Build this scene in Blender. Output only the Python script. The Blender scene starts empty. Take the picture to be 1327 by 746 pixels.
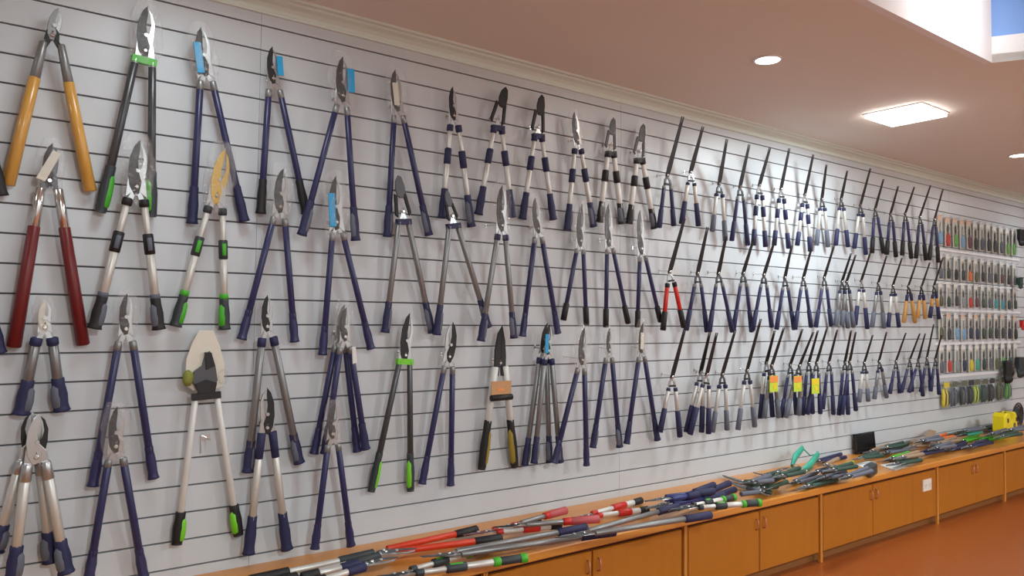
import bpy, math, random
from mathutils import Vector, Matrix
random.seed(7)
scene = bpy.context.scene
COL = scene.collection
V = Vector

# ---------------------------------------------------------------- camera, world, exposure
CAM = V((0.0, -3.654, 1.70)); FOC = 1000.0; YAW, PIT, ROL = 0.651, 0.0399, -0.0103
def turn(x, y, z):
    c, s = math.cos(ROL), math.sin(ROL); x, z = x*c + z*s, -x*s + z*c
    c, s = math.cos(PIT), math.sin(PIT); y, z = y*c - z*s, y*s + z*c
    c, s = math.cos(YAW), math.sin(YAW); return V((x*c + y*s, -x*s + y*c, z))
cd = bpy.data.cameras.new('camera'); cam = bpy.data.objects.new('camera', cd); COL.objects.link(cam)
cd.sensor_width = 36; cd.lens = FOC/1327*36; cd.clip_start = 0.02
r_, u_, f_ = turn(1, 0, 0), turn(0, 0, 1), turn(0, 1, 0)
m = Matrix.Identity(4)
for i in range(3): m[i][0], m[i][1], m[i][2], m[i][3] = r_[i], u_[i], -f_[i], CAM[i]
cam.matrix_world = m
scene.camera = cam
w = bpy.data.worlds.new('world'); scene.world = w; w.use_nodes = True
w.node_tree.nodes['Background'].inputs[0].default_value = (0.75, 0.8, 0.9, 1)
w.node_tree.nodes['Background'].inputs[1].default_value = 0.3
scene.view_settings.view_transform = 'Standard'; scene.view_settings.look = 'None'
scene.view_settings.exposure = 0.0; scene.view_settings.gamma = 1.0

PANEL_W, SPOT_W = 40.0, 7.0        # watts
CEIL = 3.235
def area(name, loc, size, power, color, shape='SQUARE', sizey=None, rot=(0, 0, 0)):
    l = bpy.data.lights.new(name, 'AREA'); l.energy = power; l.color = color; l.shape = shape; l.size = size
    if sizey: l.size_y = sizey
    o = bpy.data.objects.new(name, l); o.location = loc; o.rotation_euler = rot; COL.objects.link(o); return o
def at(u, v, y):                       # the point of the plane y = const seen at a pixel
    d = turn((u-663.5)/FOC, 1, -(v-373)/FOC); return CAM + d*((y-CAM.y)/d.y)
def atz(u, v, z):
    d = turn((u-663.5)/FOC, 1, -(v-373)/FOC); return CAM + d*((z-CAM.z)/d.z)

# ---------------------------------------------------------------- materials
MATS = {}
def mat(name, rgb, rough=0.5, metal=0.0, var=0.08, scale=30.0, bump=0.0, stretch=None, coat=0.0, rgb2=None, emit=None):
    if name in MATS: return MATS[name]
    def lin(c): return tuple(((x/255+0.055)/1.055)**2.4 if x > 10 else x/255/12.92 for x in c)
    a = lin(rgb); b = lin(rgb2) if rgb2 else tuple(x*(1-var) for x in a)
    mt = bpy.data.materials.new(name); mt.use_nodes = True; nt = mt.node_tree; N = nt.nodes; L = nt.links
    p = N['Principled BSDF']; p.inputs['Roughness'].default_value = rough; p.inputs['Metallic'].default_value = metal
    if coat: p.inputs['Coat Weight'].default_value = coat; p.inputs['Coat Roughness'].default_value = 0.12
    tc = N.new('ShaderNodeTexCoord'); mp = N.new('ShaderNodeMapping'); nz = N.new('ShaderNodeTexNoise')
    nz.inputs['Scale'].default_value = scale; nz.inputs['Detail'].default_value = 4
    if stretch: mp.inputs['Scale'].default_value = stretch
    mx = N.new('ShaderNodeMix'); mx.data_type = 'RGBA'
    L.new(tc.outputs['Object'], mp.inputs[0]); L.new(mp.outputs[0], nz.inputs['Vector'])
    L.new(nz.outputs['Fac'], mx.inputs['Factor'])
    mx.inputs['A'].default_value = (*a, 1); mx.inputs['B'].default_value = (*b, 1)
    L.new(mx.outputs['Result'], p.inputs['Base Color'])
    if bump:
        bp = N.new('ShaderNodeBump'); bp.inputs['Strength'].default_value = bump; bp.inputs['Distance'].default_value = 0.002
        L.new(nz.outputs['Fac'], bp.inputs['Height']); L.new(bp.outputs[0], p.inputs['Normal'])
    if emit:
        p.inputs['Emission Color'].default_value = (*lin(rgb), 1); p.inputs['Emission Strength'].default_value = emit
    MATS[name] = mt; return mt
def film(name, tint=(1, 1, 1), gloss=0.16, white=0.06, scale=60):
    mt = bpy.data.materials.new(name); mt.use_nodes = True; nt = mt.node_tree; N = nt.nodes; L = nt.links
    N.remove(N['Principled BSDF']); out = N['Material Output']
    tr = N.new('ShaderNodeBsdfTransparent'); tr.inputs[0].default_value = (*[0.98*t for t in tint], 1)
    gl = N.new('ShaderNodeBsdfGlossy'); gl.inputs['Roughness'].default_value = 0.12
    df = N.new('ShaderNodeBsdfDiffuse'); df.inputs[0].default_value = (0.8*tint[0], 0.8*tint[1], 0.8*tint[2], 1)
    tc = N.new('ShaderNodeTexCoord'); nz = N.new('ShaderNodeTexNoise'); nz.inputs['Scale'].default_value = scale
    bp = N.new('ShaderNodeBump'); bp.inputs['Strength'].default_value = 0.9; bp.inputs['Distance'].default_value = 0.01
    L.new(tc.outputs['Object'], nz.inputs['Vector']); L.new(nz.outputs['Fac'], bp.inputs['Height']); L.new(bp.outputs[0], gl.inputs['Normal'])
    m1 = N.new('ShaderNodeMixShader'); m1.inputs[0].default_value = gloss
    m2 = N.new('ShaderNodeMixShader'); m2.inputs[0].default_value = white
    L.new(tr.outputs[0], m1.inputs[1]); L.new(gl.outputs[0], m1.inputs[2])
    L.new(m1.outputs[0], m2.inputs[1]); L.new(df.outputs[0], m2.inputs[2]); L.new(m2.outputs[0], out.inputs[0])
    MATS[name] = mt; return mt
M = MATS
mat('slat_white', (203, 209, 213), 0.38, var=0.05, scale=3)
mat('slat_groove', (108, 108, 112), 0.7)
mat('seam', (150, 150, 152), 0.7)
mat('plaster', (220, 231, 222), 0.55, var=0.04, scale=8)
mat('ceiling_paint', (232, 227, 218), 0.75, var=0.05, scale=1.5)
mat('white_paint', (236, 238, 240), 0.6, var=0.02)
mat('wall_paint', (205, 203, 200), 0.7, var=0.03, scale=2)
mat('blue_panel', (128, 172, 236), 0.5, var=0.05)
mat('floor_wood', (156, 86, 34), 0.32, scale=5, stretch=(1.0, 9, 1), rgb2=(138, 64, 24), bump=0.05)
mat('bench_wood', (212, 142, 58), 0.33, scale=4, stretch=(1, 10, 10), rgb2=(196, 124, 44), coat=0.2)
mat('door_wood', (178, 108, 6), 0.5, scale=3, stretch=(6, 6, 0.8), rgb2=(166, 97, 4), coat=0.0)
mat('edge_wood', (168, 84, 20), 0.45, scale=6, rgb2=(140, 62, 14))
mat('gap_shade', (70, 24, 6), 0.8)  # shade under the lip and between doors, put into the cabinet body colour
mat('toe_wood', (136, 84, 34), 0.6)
mat('navy', (46, 49, 92), 0.32, var=0.15, scale=12)
mat('navy_bright', (42, 54, 120), 0.32, var=0.15)
mat('navy_grip', (36, 40, 82), 0.6, var=0.2)
mat('slate_grip', (98, 104, 118), 0.6)
mat('pale_grip', (150, 156, 160), 0.6)
mat('dark_tube', (84, 86, 88), 0.3, 0.5)
mat('grey_tube', (140, 142, 142), 0.36, 0.6)
mat('alu', (212, 212, 206), 0.38, 0.45)
mat('white_tube', (222, 224, 220), 0.4, 0.1)
mat('chrome', (215, 215, 212), 0.15, 0.95)
mat('steel', (186, 188, 188), 0.3, 0.8, scale=60)
mat('dark_steel', (22, 22, 24), 0.55, 0.0)
mat('gunmetal', (84, 86, 90), 0.4, 0.35)
mat('black', (22, 22, 24), 0.55, var=0.2)
mat('lime', (70, 178, 40), 0.45, var=0.1)
mat('lime_bright', (116, 208, 40), 0.45)
mat('wood_varnish', (220, 172, 84), 0.3, scale=14, stretch=(6, 6, 0.8), rgb2=(192, 134, 52), coat=0.4)
mat('wood_light', (206, 160, 92), 0.4, scale=14, stretch=(6, 6, 0.8), rgb2=(180, 128, 66))
mat('dark_red', (112, 24, 26), 0.4, var=0.2)
mat('red', (206, 40, 32), 0.4)
mat('red_orange', (214, 58, 26), 0.4)
mat('pink_red', (190, 84, 88), 0.5)
mat('sky_blue', (44, 160, 214), 0.4)
mat('gold', (206, 168, 70), 0.4, 0.2)
mat('ochre_grip', (150, 130, 40), 0.6)
mat('card_white', (222, 218, 204), 0.7)
mat('card_kraft', (196, 150, 104), 0.7)
mat('card_orange', (236, 148, 70), 0.6)
mat('card_lime', (190, 214, 60), 0.6)
mat('card_yellow', (232, 206, 40), 0.6)
mat('card_peach', (222, 190, 168), 0.6)
mat('teal', (60, 176, 150), 0.4)
mat('aqua', (70, 170, 180), 0.5)
mat('orange', (232, 116, 50), 0.5)
mat('copper', (196, 130, 104), 0.4, 0.3)
mat('olive', (96, 98, 66), 0.6)
mat('forest', (44, 74, 62), 0.5)
mat('dark_slate', (46, 54, 58), 0.5)
mat('maroon', (110, 62, 70), 0.5)
mat('pale_blue', (130, 176, 214), 0.5)
mat('leaf_green', (110, 176, 84), 0.5)
mat('tan', (160, 134, 108), 0.6)
mat('paper', (226, 226, 222), 0.8)
mat('yellow', (236, 216, 22), 0.35)
mat('socket_white', (232, 226, 214), 0.4)
mat('screen_black', (14, 14, 16), 0.25)
mat('lamp_white', (255, 250, 244), 0.5, emit=14)
mat('trim_white', (240, 240, 240), 0.4)
film('bag_film', (1, 1, 1), 0.08, 0.02, 90); film('blister_film', (0.98, 0.99, 1.0), 0.06, 0.03, 30); film('green_net', (0.5, 0.55, 0.12), 0.1, 0.45, 90)

# ---------------------------------------------------------------- mesh helpers
class MB:
    def __init__(s): s.v = []; s.f = []
    def add(s, vs, fs):
        o = len(s.v); s.v += [tuple(x) for x in vs]; s.f += [tuple(i+o for i in f) for f in fs]; return s
    def box(s, a, b):
        x0, y0, z0 = a; x1, y1, z1 = b
        vs = [(x, y, z) for z in (z0, z1) for y in (y0, y1) for x in (x0, x1)]
        return s.add(vs, [(0, 2, 3, 1), (4, 5, 7, 6), (0, 1, 5, 4), (2, 6, 7, 3), (0, 4, 6, 2), (1, 3, 7, 5)])
    def bevbox(s, a, b, c=0.003):
        x0, y0, z0 = a; x1, y1, z1 = b     # chamfered round the front (low y) face
        vs = [(x0, y1, z0), (x1, y1, z0), (x1, y1, z1), (x0, y1, z1), (x0, y0+c, z0), (x1, y0+c, z0), (x1, y0+c, z1), (x0, y0+c, z1),
              (x0+c, y0, z0+c), (x1-c, y0, z0+c), (x1-c, y0, z1-c), (x0+c, y0, z1-c)]
        fs = [(3, 2, 1, 0)]
        for k in (0, 4):
            for i in range(4): j = (i+1) % 4; fs.append((k+i, k+j, k+4+j, k+4+i))
        fs.append((8, 9, 10, 11)); return s.add(vs, fs)
    def tube(s, pts, rad, n=8, flat=1.0, hint=V((0, 1, 0))):
        pts = [V(p) for p in pts]; vs = []; k = len(pts)
        for i, p in enumerate(pts):
            d = (pts[min(i+1, k-1)] - pts[max(i-1, 0)]).normalized()
            a = d.cross(hint)
            a = a.normalized() if a.length > 1e-4 else V((1, 0, 0)); b = d.cross(a).normalized()
            for j in range(n):
                t = 2*math.pi*j/n; vs.append(p + a*math.cos(t)*rad[i] + b*math.sin(t)*rad[i]*flat)
        fs = [(i*n+j, i*n+(j+1) % n, (i+1)*n+(j+1) % n, (i+1)*n+j) for i in range(k-1) for j in range(n)]
        fs.append(tuple(range(n))[::-1]); fs.append(tuple((k-1)*n+j for j in range(n)))
        return s.add(vs, fs)
    def plate(s, pts, y0, y1, c=0.0015):
        # outline in (x, z) or 3-tuples (x, z, extra y), given thickness y0 (front) to y1 (back), front edge chamfered
        n = len(pts); cx = sum(p[0] for p in pts)/n; cz = sum(p[1] for p in pts)/n
        vs = [(p[0], y1, p[1]) for p in pts] + [(p[0], y0+c, p[1]) for p in pts]
        for p in pts:
            d = V((cx-p[0], cz-p[1])); l = d.length or 1; d = d/l*min(c*1.5, l*0.4); vs.append((p[0]+d.x, y0, p[1]+d.y))
        fs = [tuple(range(n))[::-1], tuple(range(2*n, 3*n))]
        for k in (0, n):
            for i in range(n): j = (i+1) % n; fs.append((k+i, k+j, k+n+j, k+n+i))
        return s.add(vs, fs)
    def bar(s, A, B, w0, w1, t0, t1, hint=V((1, 0, 0))):
        A, B = V(A), V(B); d = (B-A).normalized(); a = (hint - d*hint.dot(d)).normalized(); b = d.cross(a)
        vs = []
        for p, w_, t_ in ((A, w0, t0), (B, w1, t1)):
            for sx, sy in ((-1, -1), (1, -1), (1, 1), (-1, 1)): vs.append(p + a*sx*w_/2 + b*sy*t_/2)
        return s.add(vs, [(3, 2, 1, 0), (4, 5, 6, 7), (0, 1, 5, 4), (1, 2, 6, 5), (2, 3, 7, 6), (3, 0, 4, 7)])
    def build(s, name, m, parent=None, smooth=False, loc=None):
        me = bpy.data.meshes.new(name); me.from_pydata(s.v, [], s.f); me.materials.append(M[m]); me.validate()
        if smooth:
            me.polygons.foreach_set('use_smooth', [len(p.vertices) <= 4 for p in me.polygons])
        o = bpy.data.objects.new(name, me); COL.objects.link(o)
        if parent: o.parent = parent
        if loc: o.location = loc
        return o
def fixn(o):
    import bmesh
    b = bmesh.new(); b.from_mesh(o.data); bmesh.ops.recalc_face_normals(b, faces=b.faces); b.to_mesh(o.data); b.free(); return o
def tag(o, label=None, cat=None, group=None, kind=None):
    if label: o['label'] = label
    if cat: o['category'] = cat
    if group: o['group'] = group
    if kind: o['kind'] = kind
    return o
def empty(name, loc, rot=(0, 0, 0)):
    o = bpy.data.objects.new(name, None); o.location = loc; o.rotation_euler = rot; o.empty_display_size = 0.05; COL.objects.link(o); return o
def copy_tree(o, parent=None):
    c = o.copy(); COL.objects.link(c)
    if parent: c.parent = parent
    for ch in list(o.children): copy_tree(ch, c)
    return c
def struct(name, mb, m): return tag(fixn(mb.build(name, m)), kind='structure')

# ---------------------------------------------------------------- the room
X0, X1, Y1 = -3.0, 14.0, -6.6
struct('floor', MB().box((X0, Y1, -0.05), (X1, 0, 0)), 'floor_wood')
struct('wall_left', MB().box((X0-0.1, Y1, 0), (X0, 0.1, CEIL)), 'wall_paint')
struct('wall_right', MB().box((X1, Y1, 0), (X1+0.1, 0.1, CEIL)), 'wall_paint')
struct('wall_front', MB().box((X0-0.1, Y1-0.1, 0), (X1+0.1, Y1, CEIL)), 'wall_paint')
# slatted display wall
wall = struct('wall_back', MB().box((X0, 0.012, 0), (X1, 0.1, CEIL)), 'slat_groove')
GZ, PITCH, GH = 3.10, 0.12, 0.0036
seams = [X0, -1.19, 1.25, 3.69, 6.13, 8.57, 11.01, X1]
for a, b in zip(seams[:-1], seams[1:]):
    for k in range(-1, 22):
        zt = GZ - PITCH*k - GH if k >= 0 else 3.20
        zb = GZ - PITCH*(k+1) + GH
        if zt - zb < 0.02: continue
        key = ('slat', round(b-a, 3), round(zt-zb, 3))
        if key not in M:
            M[key] = fixn(MB().bevbox((0, 0, 0), (b-a-0.0012, 0.0115, zt-zb), 0.0012).build('slat', 'slat_white', wall)); o = M[key]
        else:
            o = M[key].copy(); COL.objects.link(o)
        o.location = (a+0.0006, 0, zb)
# ceiling with the raised tray
RC = V((4.95, -1.78)); RD = V((6.42, -4.40))
c = MB()
h0, h1 = CEIL, CEIL+0.05
def slab(mb, poly, z0, z1):
    n = len(poly); vs = [(x, y, z0) for x, y in poly] + [(x, y, z1) for x, y in poly]
    fs = [tuple(range(n))[::-1], tuple(range(n, 2*n))] + [(i, (i+1) % n, n+(i+1) % n, n+i) for i in range(n)]
    mb.add(vs, fs)
XL = -1.6
slab(c, [(X0, RC.y), (X1, RC.y), (X1, 0.1), (X0, 0.1)], h0, h1)
slab(c, [(X0, Y1), (X1, Y1), (X1, RD.y), (X0, RD.y)], h0, h1)
slab(c, [(X0, RD.y), (XL, RD.y), (XL, RC.y), (X0, RC.y)], h0, h1)
slab(c, [(RD.x, RD.y), (X1, RD.y), (X1, RC.y), (RC.x, RC.y)], h0, h1)
struct('ceiling', c, 'ceiling_paint')
TH = 0.40
t = MB()
slab(t, [(XL-0.04, RD.y-0.04), (XL, RD.y-0.04), (XL, RC.y+0.04), (XL-0.04, RC.y+0.04)], h1, h0+TH)
slab(t, [(XL, RD.y-0.04), (RD.x, RD.y-0.04), (RD.x, RD.y), (XL, RD.y)], h1, h0+TH)
slab(t, [(XL-0.04, RD.y-0.04), (RD.x+0.3, RD.y-0.04), (RC.x+0.3, RC.y+0.04), (XL-0.04, RC.y+0.04)], h0+TH, h0+TH+0.03)
e = (RD-RC).normalized(); q = V((-e.y, e.x))
def quadp(a, b, t0, t1): return [(a+q*t0)[:], (b+q*t0)[:], (b+q*t1)[:], (a+q*t1)[:]]
tray = struct('trim_1', t, 'white_paint')
fa = MB(); slab(fa, quadp(RC, RD, 0, 0.03), h1-0.049, h0+0.155); struct('trim_2', fa, 'white_paint')
ln = MB(); slab(ln, [(XL, RC.y-0.012), (RC.x, RC.y-0.012), (RC.x, RC.y+0.03), (XL, RC.y+0.03)], h0-0.001, h0+TH); struct('trim_3', ln, 'white_paint')
bl = MB(); slab(bl, quadp(RC, RD, 0.03, 0.07), h0+0.1, h0+TH); struct('trim_4', bl, 'blue_panel')
# crown moulding
cr = MB()
prof = [(0.0, 3.155), (-0.014, 3.157), (-0.017, 3.168), (-0.010, 3.173), (-0.014, 3.186), (-0.03, 3.203), (-0.056, 3.213), (-0.062, 3.222), (-0.085, 3.224), (-0.088, CEIL), (0.0, CEIL)]
n = len(prof)
cr.add([(X0, y, z) for y, z in prof]+[(X1, y, z) for y, z in prof], [tuple(range(n)), tuple(range(n, 2*n))[::-1]]+[(i, (i+1) % n, n+(i+1) % n, n+i) for i in range(n)])
struct('trim_5', cr, 'plaster')

# ceiling lamps: square panels and small round downlights, each with its own light
def ceiling_panel(x, y, lab, power=PANEL_W, color=(0.8, 0.94, 1.0)):
    r = tag(empty('ceiling_panel_light', (x, y, CEIL)), lab, 'ceiling light')
    h = 0.2
    f = MB()
    for a, b in (((-h-.012, -h-.012, -.008), (h+.012, -h, 0)), ((-h-.012, h, -.008), (h+.012, h+.012, 0)), ((-h-.012, -h, -.008), (-h, h, 0)), ((h, -h, -.008), (h+.012, h, 0))): f.box(a, b)
    fixn(f.build('frame', 'trim_white', r)); fixn(MB().box((-h, -h, -.03), (h, h, 0)).build('diffuser', 'lamp_white', r))
    a = area('panel_lamp', (x, y, CEIL-0.034), 0.38, power, color)
def downlight(x, y, lab, power=SPOT_W):
    r = tag(empty('downlight', (x, y, CEIL)), lab, 'ceiling light')
    a = MB(); n = 24
    ring = [(rr*math.cos(2*math.pi*i/n), rr*math.sin(2*math.pi*i/n), z) for rr, z in ((.088, 0), (.088, -.006), (.07, -.008), (.07, 0)) for i in range(n)]
    a.add(ring, [(k*n+i, k*n+(i+1) % n, (k+1) % 4*n+(i+1) % n, (k+1) % 4*n+i) for k in range(4) for i in range(n)])
    fixn(a.build('trim_ring', 'trim_white', r, True))
    d = MB().tube([(0, 0, 0), (0, 0, -.005)], [.07, .07], 24); fixn(d.build('lens', 'lamp_white', r))
    area('down_lamp', (x, y, CEIL-0.012), 0.13, power, (1.0, 0.93, 0.84), 'DISK')
ceiling_panel(5.68, -0.94, 'bright square ceiling light panel above the rows of hedge shears')
downlight(3.89, -1.0, 'small round ceiling downlight left of the bright square panel')
downlight(7.88, -0.9, 'small round ceiling downlight right of the bright square panel')
for x, y in ((0.9, -0.95), (-1.7, -0.95), (10.3, -0.95), (1.0, -5.4), (5.5, -5.4), (10.0, -5.4)):  # unseen fill lights without fixtures, added to light the wall evenly
    area('fill_lamp', (x, y, CEIL-0.012), 0.5, PANEL_W*(0.3 if y > -2 else 4.2), (0.88, 0.97, 1.0))
area('cove_lamp', (4.40, -2.12, CEIL+0.22), 0.2, 5.0, (1, .98, .98), rot=(math.radians(80), 0, 0))
area('cove_lamp', (4.9, -3.4, CEIL+0.34), 0.6, 5.0, (.9, .95, 1), rot=(0, math.radians(-60), 0))

# ---------------------------------------------------------------- bench
BT, BF = 0.534, -0.60
fixn(tag(MB().bevbox((-0.6, BF-0.02, 0.488), (12.2, -0.001, BT), 0.006).build('worktop', 'bench_wood'),
    'long orange-brown wooden worktop along the wall, strewn with garden tools', 'worktop'))
def cabinet(x0, x1, doors, lab, left=True):
    r = tag(empty('cabinet', (x0, 0, 0)), lab, 'cabinet'); w_ = x1-x0; y = BF+0.008
    b = MB().box((0.001, y+0.02, 0.07), (w_-0.001, -0.004, 0.485)); fixn(b.build('body', 'gap_shade', r))
    fixn(MB().box((0.001, y+0.06, 0.0), (w_-0.001, y+0.08, 0.069)).build('toe_kick', 'toe_wood', r))
    fixn(MB().bevbox((w_-0.013, y-0.004, 0.0), (w_-0.001, y+0.019, 0.486), 0.002).build('stile', 'bench_wood', r))
    fixn(MB().bevbox((0.001, y-0.004, 0.0), (0.013, y+0.019, 0.486), 0.002).build('stile', 'bench_wood', r))
    for i, (a, b2, kn) in enumerate(doors):
        d = fixn(MB().bevbox((a-x0, y-0.002, 0.075), (b2-x0, y+0.018, 0.462), 0.004).build('door' if kn else 'panel', 'door_wood', r))
        if kn:
            hx = (a-x0+0.035) if kn > 0 else (b2-x0-0.035)
            h = MB().tube([(hx, y-0.003, 0.35), (hx, y-0.02, 0.357), (hx, y-0.022, 0.385), (hx, y-0.02, 0.413), (hx, y-0.003, 0.42)], [.004, .0045, .005, .0045, .004], 6, hint=V((1, 0, 0)))
            fixn(h.build('handle', 'copper', d, True))
g_ = 0.008
cabinet(-0.72, 0.74, [(-.70, .0, -1), (.01, .71, 1)], 'wooden base cabinet nearest the left, below the frame')
cabinet(0.74, 2.19, [(.76, 1.46, -1), (1.468, 2.158, 1)], 'wooden base cabinet below the left end of the heap of loppers')
cabinet(2.19, 3.65, [(2.21, 2.888, -1), (2.898, 3.615, 1)], 'leftmost two-door wooden base cabinet with both doors in sight')
cabinet(3.65, 5.11, [(3.675, 4.377, -1), (4.386, 5.075, 1)], 'two-door wooden base cabinet below the dark heap of pruners')
cabinet(5.11, 6.90, [(5.135, 5.82, -1), (5.829, 6.46, 1), (6.463, 6.865, 0)], 'wooden base cabinet with the white socket on its end panel')
cabinet(6.90, 8.30, [(6.925, 7.60, -1), (7.608, 8.265, 1)], 'two-door wooden base cabinet just right of the white socket')
cabinet(8.30, 9.70, [(8.325, 9.0, -1), (9.008, 9.665, 1)], 'wooden base cabinet at the right edge, farther along the wall')
cabinet(9.70, 11.2, [(9.725, 10.4, -1), (10.41, 11.16, 1)], 'farthest wooden base cabinet beyond the right edge')
s = tag(empty('power_socket', at(1201, 628, BF+0.003)), 'white wall socket on the wooden end panel', 'socket')
fixn(MB().bevbox((-.072, -.008, -.048), (.072, 0.0025, .048), .003).build('plate', 'socket_white', s))
hole = MB()
for c_ in (-.036, .036):
    for a in (c_-0.012, c_+0.012): hole.bar((a, -.0085, -.006), (a, -.0085, .008), .003, .003, .001, .001)
    hole.bar((c_, -.0085, -.02), (c_, -.0085, -.012), .004, .004, .001, .001); hole.build('socket_slots', 'black', s)

# ---------------------------------------------------------------- long-handled tools
ZAX = V((0, 0, 1))
RK = 1.16
def seg(mb_name, A, B, f0, f1, r0, r1, mt, parent, n=8, flat=1.0):
    a, b = A.lerp(B, f0), A.lerp(B, f1); d = (b-a)
    e_ = min(0.004, d.length*0.15)/d.length
    pts = [a, a.lerp(b, e_), a.lerp(b, 1-e_), b]; r0 *= RK; r1 *= RK
    return fixn(MB().tube(pts, [r0*0.8, r0, r1, r1*0.8], n, flat).build(mb_name, mt, parent, True))
def grip(A, B, f0, f1, r, mt, parent, foot=True, side=1, inlay=None):
    r *= RK; a, b = A.lerp(B, f0), A.lerp(B, f1); d = b-a; nrm = V((d.z, 0, -d.x)).normalized()
    prof_ = [(0, .9), (.03, 1.02), (.2, 1.0), (.5, 1.22), (.8, 1.14), (.93, 1.26 if foot else 1.1), (.99, 1.42 if foot else 1.0), (1, 1.1)]
    o = fixn(MB().tube([a.lerp(b, f) for f, _ in prof_], [r*k for _, k in prof_], 9, 0.85).build('grip', mt, parent, True))
    if inlay:
        off = nrm*(side*r*0.45) + V((0, -r*0.25, 0))
        fixn(MB().tube([a.lerp(b, f)+off for f in (.16, .3, .6, .85, .93)], [r*.3, r*.8, r*.95, r*.85, r*.4], 8, 0.85).build('grip_inlay', inlay, o, True))
    return o
# style: list of segments along each arm from the shoulder to the end
ST = {}
def style(name, segs, head='bypass', blade='dark_steel', hook='steel', shank='steel', sp=0.026, sd=0.05, band=None, hw=1.0): ST[name] = dict(segs=segs, head=head, blade=blade, hook=hook, shank=shank, sp=sp, sd=sd, band=band, hw=hw)
S_ = lambda *a: ('seg',)+a
G_ = lambda f0, r, mt, inlay=None, foot=True: ('grip', f0, r, mt, inlay, foot)
NAVY = [S_('ferrule', 0, .07, .013, .014, 'grey_tube'), S_('tube', .06, .82, .0135, .014, 'navy')]
style('wood', [S_('ferrule', 0, .27, .013, .017, 'grey_tube'), S_('handle', .25, 1, .0185, .022, 'wood_varnish')], blade='grey_tube', hook='steel', shank='dark_steel', sp=.03, sd=.03)
style('green_band', [S_('ferrule', 0, .05, .013, .013, 'steel'), S_('tube', .03, .74, .014, .015, 'dark_tube'), G_(.7, .018, 'dark_slate', 'lime', False)], band='lime', sp=.033, sd=.04)
style('navy', NAVY+[G_(.76, .0155, 'navy')])
style('navy_foot', NAVY+[G_(.74, .0165, 'navy_grip')])
style('navy_blackgrip', NAVY+[G_(.72, .0165, 'black')])
style('navy_slategrip', NAVY+[G_(.74, .0165, 'navy_grip', 'slate_grip')])
style('navy_blk', [S_('ferrule', 0, .07, .012, .013, 'grey_tube'), S_('tube', .06, .78, .012, .012, 'navy'), S_('grip', .76, 1, .0165, .0165, 'black')])
TELE = [S_('collar', 0, .07, .0165, .0165, 'navy_grip'), S_('inner_tube', .05, .35, .011, .011, 'alu'), S_('lock', .25, .42, .0175, .0175, 'navy_grip'), S_('tube', .4, .78, .0135, .0135, 'alu')]
style('tele_navy', TELE+[G_(.68, .0175, 'navy_grip', 'slate_grip')])
style('tele_anvil', TELE+[G_(.68, .0175, 'navy_grip')], head='anvil', band='navy_grip')
style('tele_black', [S_('collar', 0, .07, .018, .018, 'black'), S_('inner_tube', .05, .35, .014, .014, 'white_tube'), S_('lock', .25, .42, .019, .019, 'black'), S_('tube', .4, .8, .016, .016, 'white_tube'), G_(.7, .0185, 'black', 'slate_grip')], head='anvil', band='black')
style('tele_black_big', [S_('collar', 0, .06, .018, .018, 'black'), S_('inner_tube', .05, .35, .013, .013, 'alu'), ('lock', .26, .42, .019, 'black', 'slate_grip'), S_('tube', .4, .76, .016, .016, 'alu'), S_('collar', .72, .76, .018, .018, 'slate_grip'), G_(.75, .0185, 'black', 'slate_grip')], sp=.03)
style('tele_green_big', [S_('collar', 0, .06, .017, .017, 'dark_slate'), S_('inner_tube', .05, .35, .012, .012, 'alu'), ('lock', .26, .42, .018, 'dark_slate', 'lime'), S_('tube', .4, .76, .015, .015, 'alu'), S_('collar', .70, .75, .0175, .0175, 'lime'), G_(.74, .018, 'dark_slate', 'lime')], blade='gold', hook='gold', sp=.03)
style('dark_red', [S_('ferrule', 0, .26, .015, .017, 'chrome'), S_('handle', .24, 1, .019, .022, 'dark_red')], blade='dark_steel', hook='gunmetal', shank='gunmetal', sp=.03, sd=.03)
style('silver_anvil', [S_('tube', 0, .78, .0135, .0135, 'grey_tube'), G_(.72, .016, 'navy_grip', 'slate_grip')], head='anvil', band='navy_grip', blade='gunmetal')
style('silver_navy', [S_('collar', 0, .06, .016, .016, 'navy_grip'), S_('tube', .05, .8, .0135, .0135, 'grey_tube'), G_(.74, .016, 'navy_grip', 'slate_grip')])
style('silver_slate', [S_('collar', 0, .11, .019, .019, 'navy_grip'), S_('tube', .1, .62, .016, .017, 'grey_tube'), G_(.55, .021, 'navy_grip', 'slate_grip')], blade='card_white', sp=.026, sd=.04)
style('grey_long', [S_('collar', 0, .07, .018, .018, 'navy_grip'), S_('tube', .06, .82, .0155, .016, 'grey_tube'), G_(.76, .018, 'navy_grip', 'slate_grip')])
style('lime_tube', [S_('tube', 0, .72, .013, .0145, 'dark_tube'), G_(.7, .0165, 'dark_slate', 'lime_bright', False)], band='lime_bright', sp=.03, sd=.03)
style('ratchet', [S_('tube', 0, .8, .012, .014, 'white_tube'), G_(.78, .019, 'black', 'lime_bright', False)], head='ratchet', band='black', sp=.045, sd=.03, hw=1.45)
style('gold_anvil', [S_('tube', 0, .55, .018, .017, 'white_tube'), G_(.52, .02, 'black', 'ochre_grip', False)], head='bigjaw', sp=.035, sd=.02)
style('silver_heavy', [S_('bracket', 0, .16, .016, .018, 'steel'), S_('tube', .14, .76, .0165, .0165, 'alu'), G_(.7, .0205, 'navy_grip', 'slate_grip')], blade='steel', hook='dark_steel', shank='steel', sp=.03, sd=.02, hw=1.2)
style('silver_short', [S_('collar', 0, .22, .018, .016, 'navy_grip'), S_('tube', .2, .72, .0155, .016, 'alu'), G_(.68, .019, 'navy_grip')], sp=.025, sd=.02)
style('red_long', [S_('tube', 0, .8, .014, .015, 'red_orange'), S_('grip', .74, 1, .018, .022, 'black')], sp=.03, sd=.03)
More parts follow.
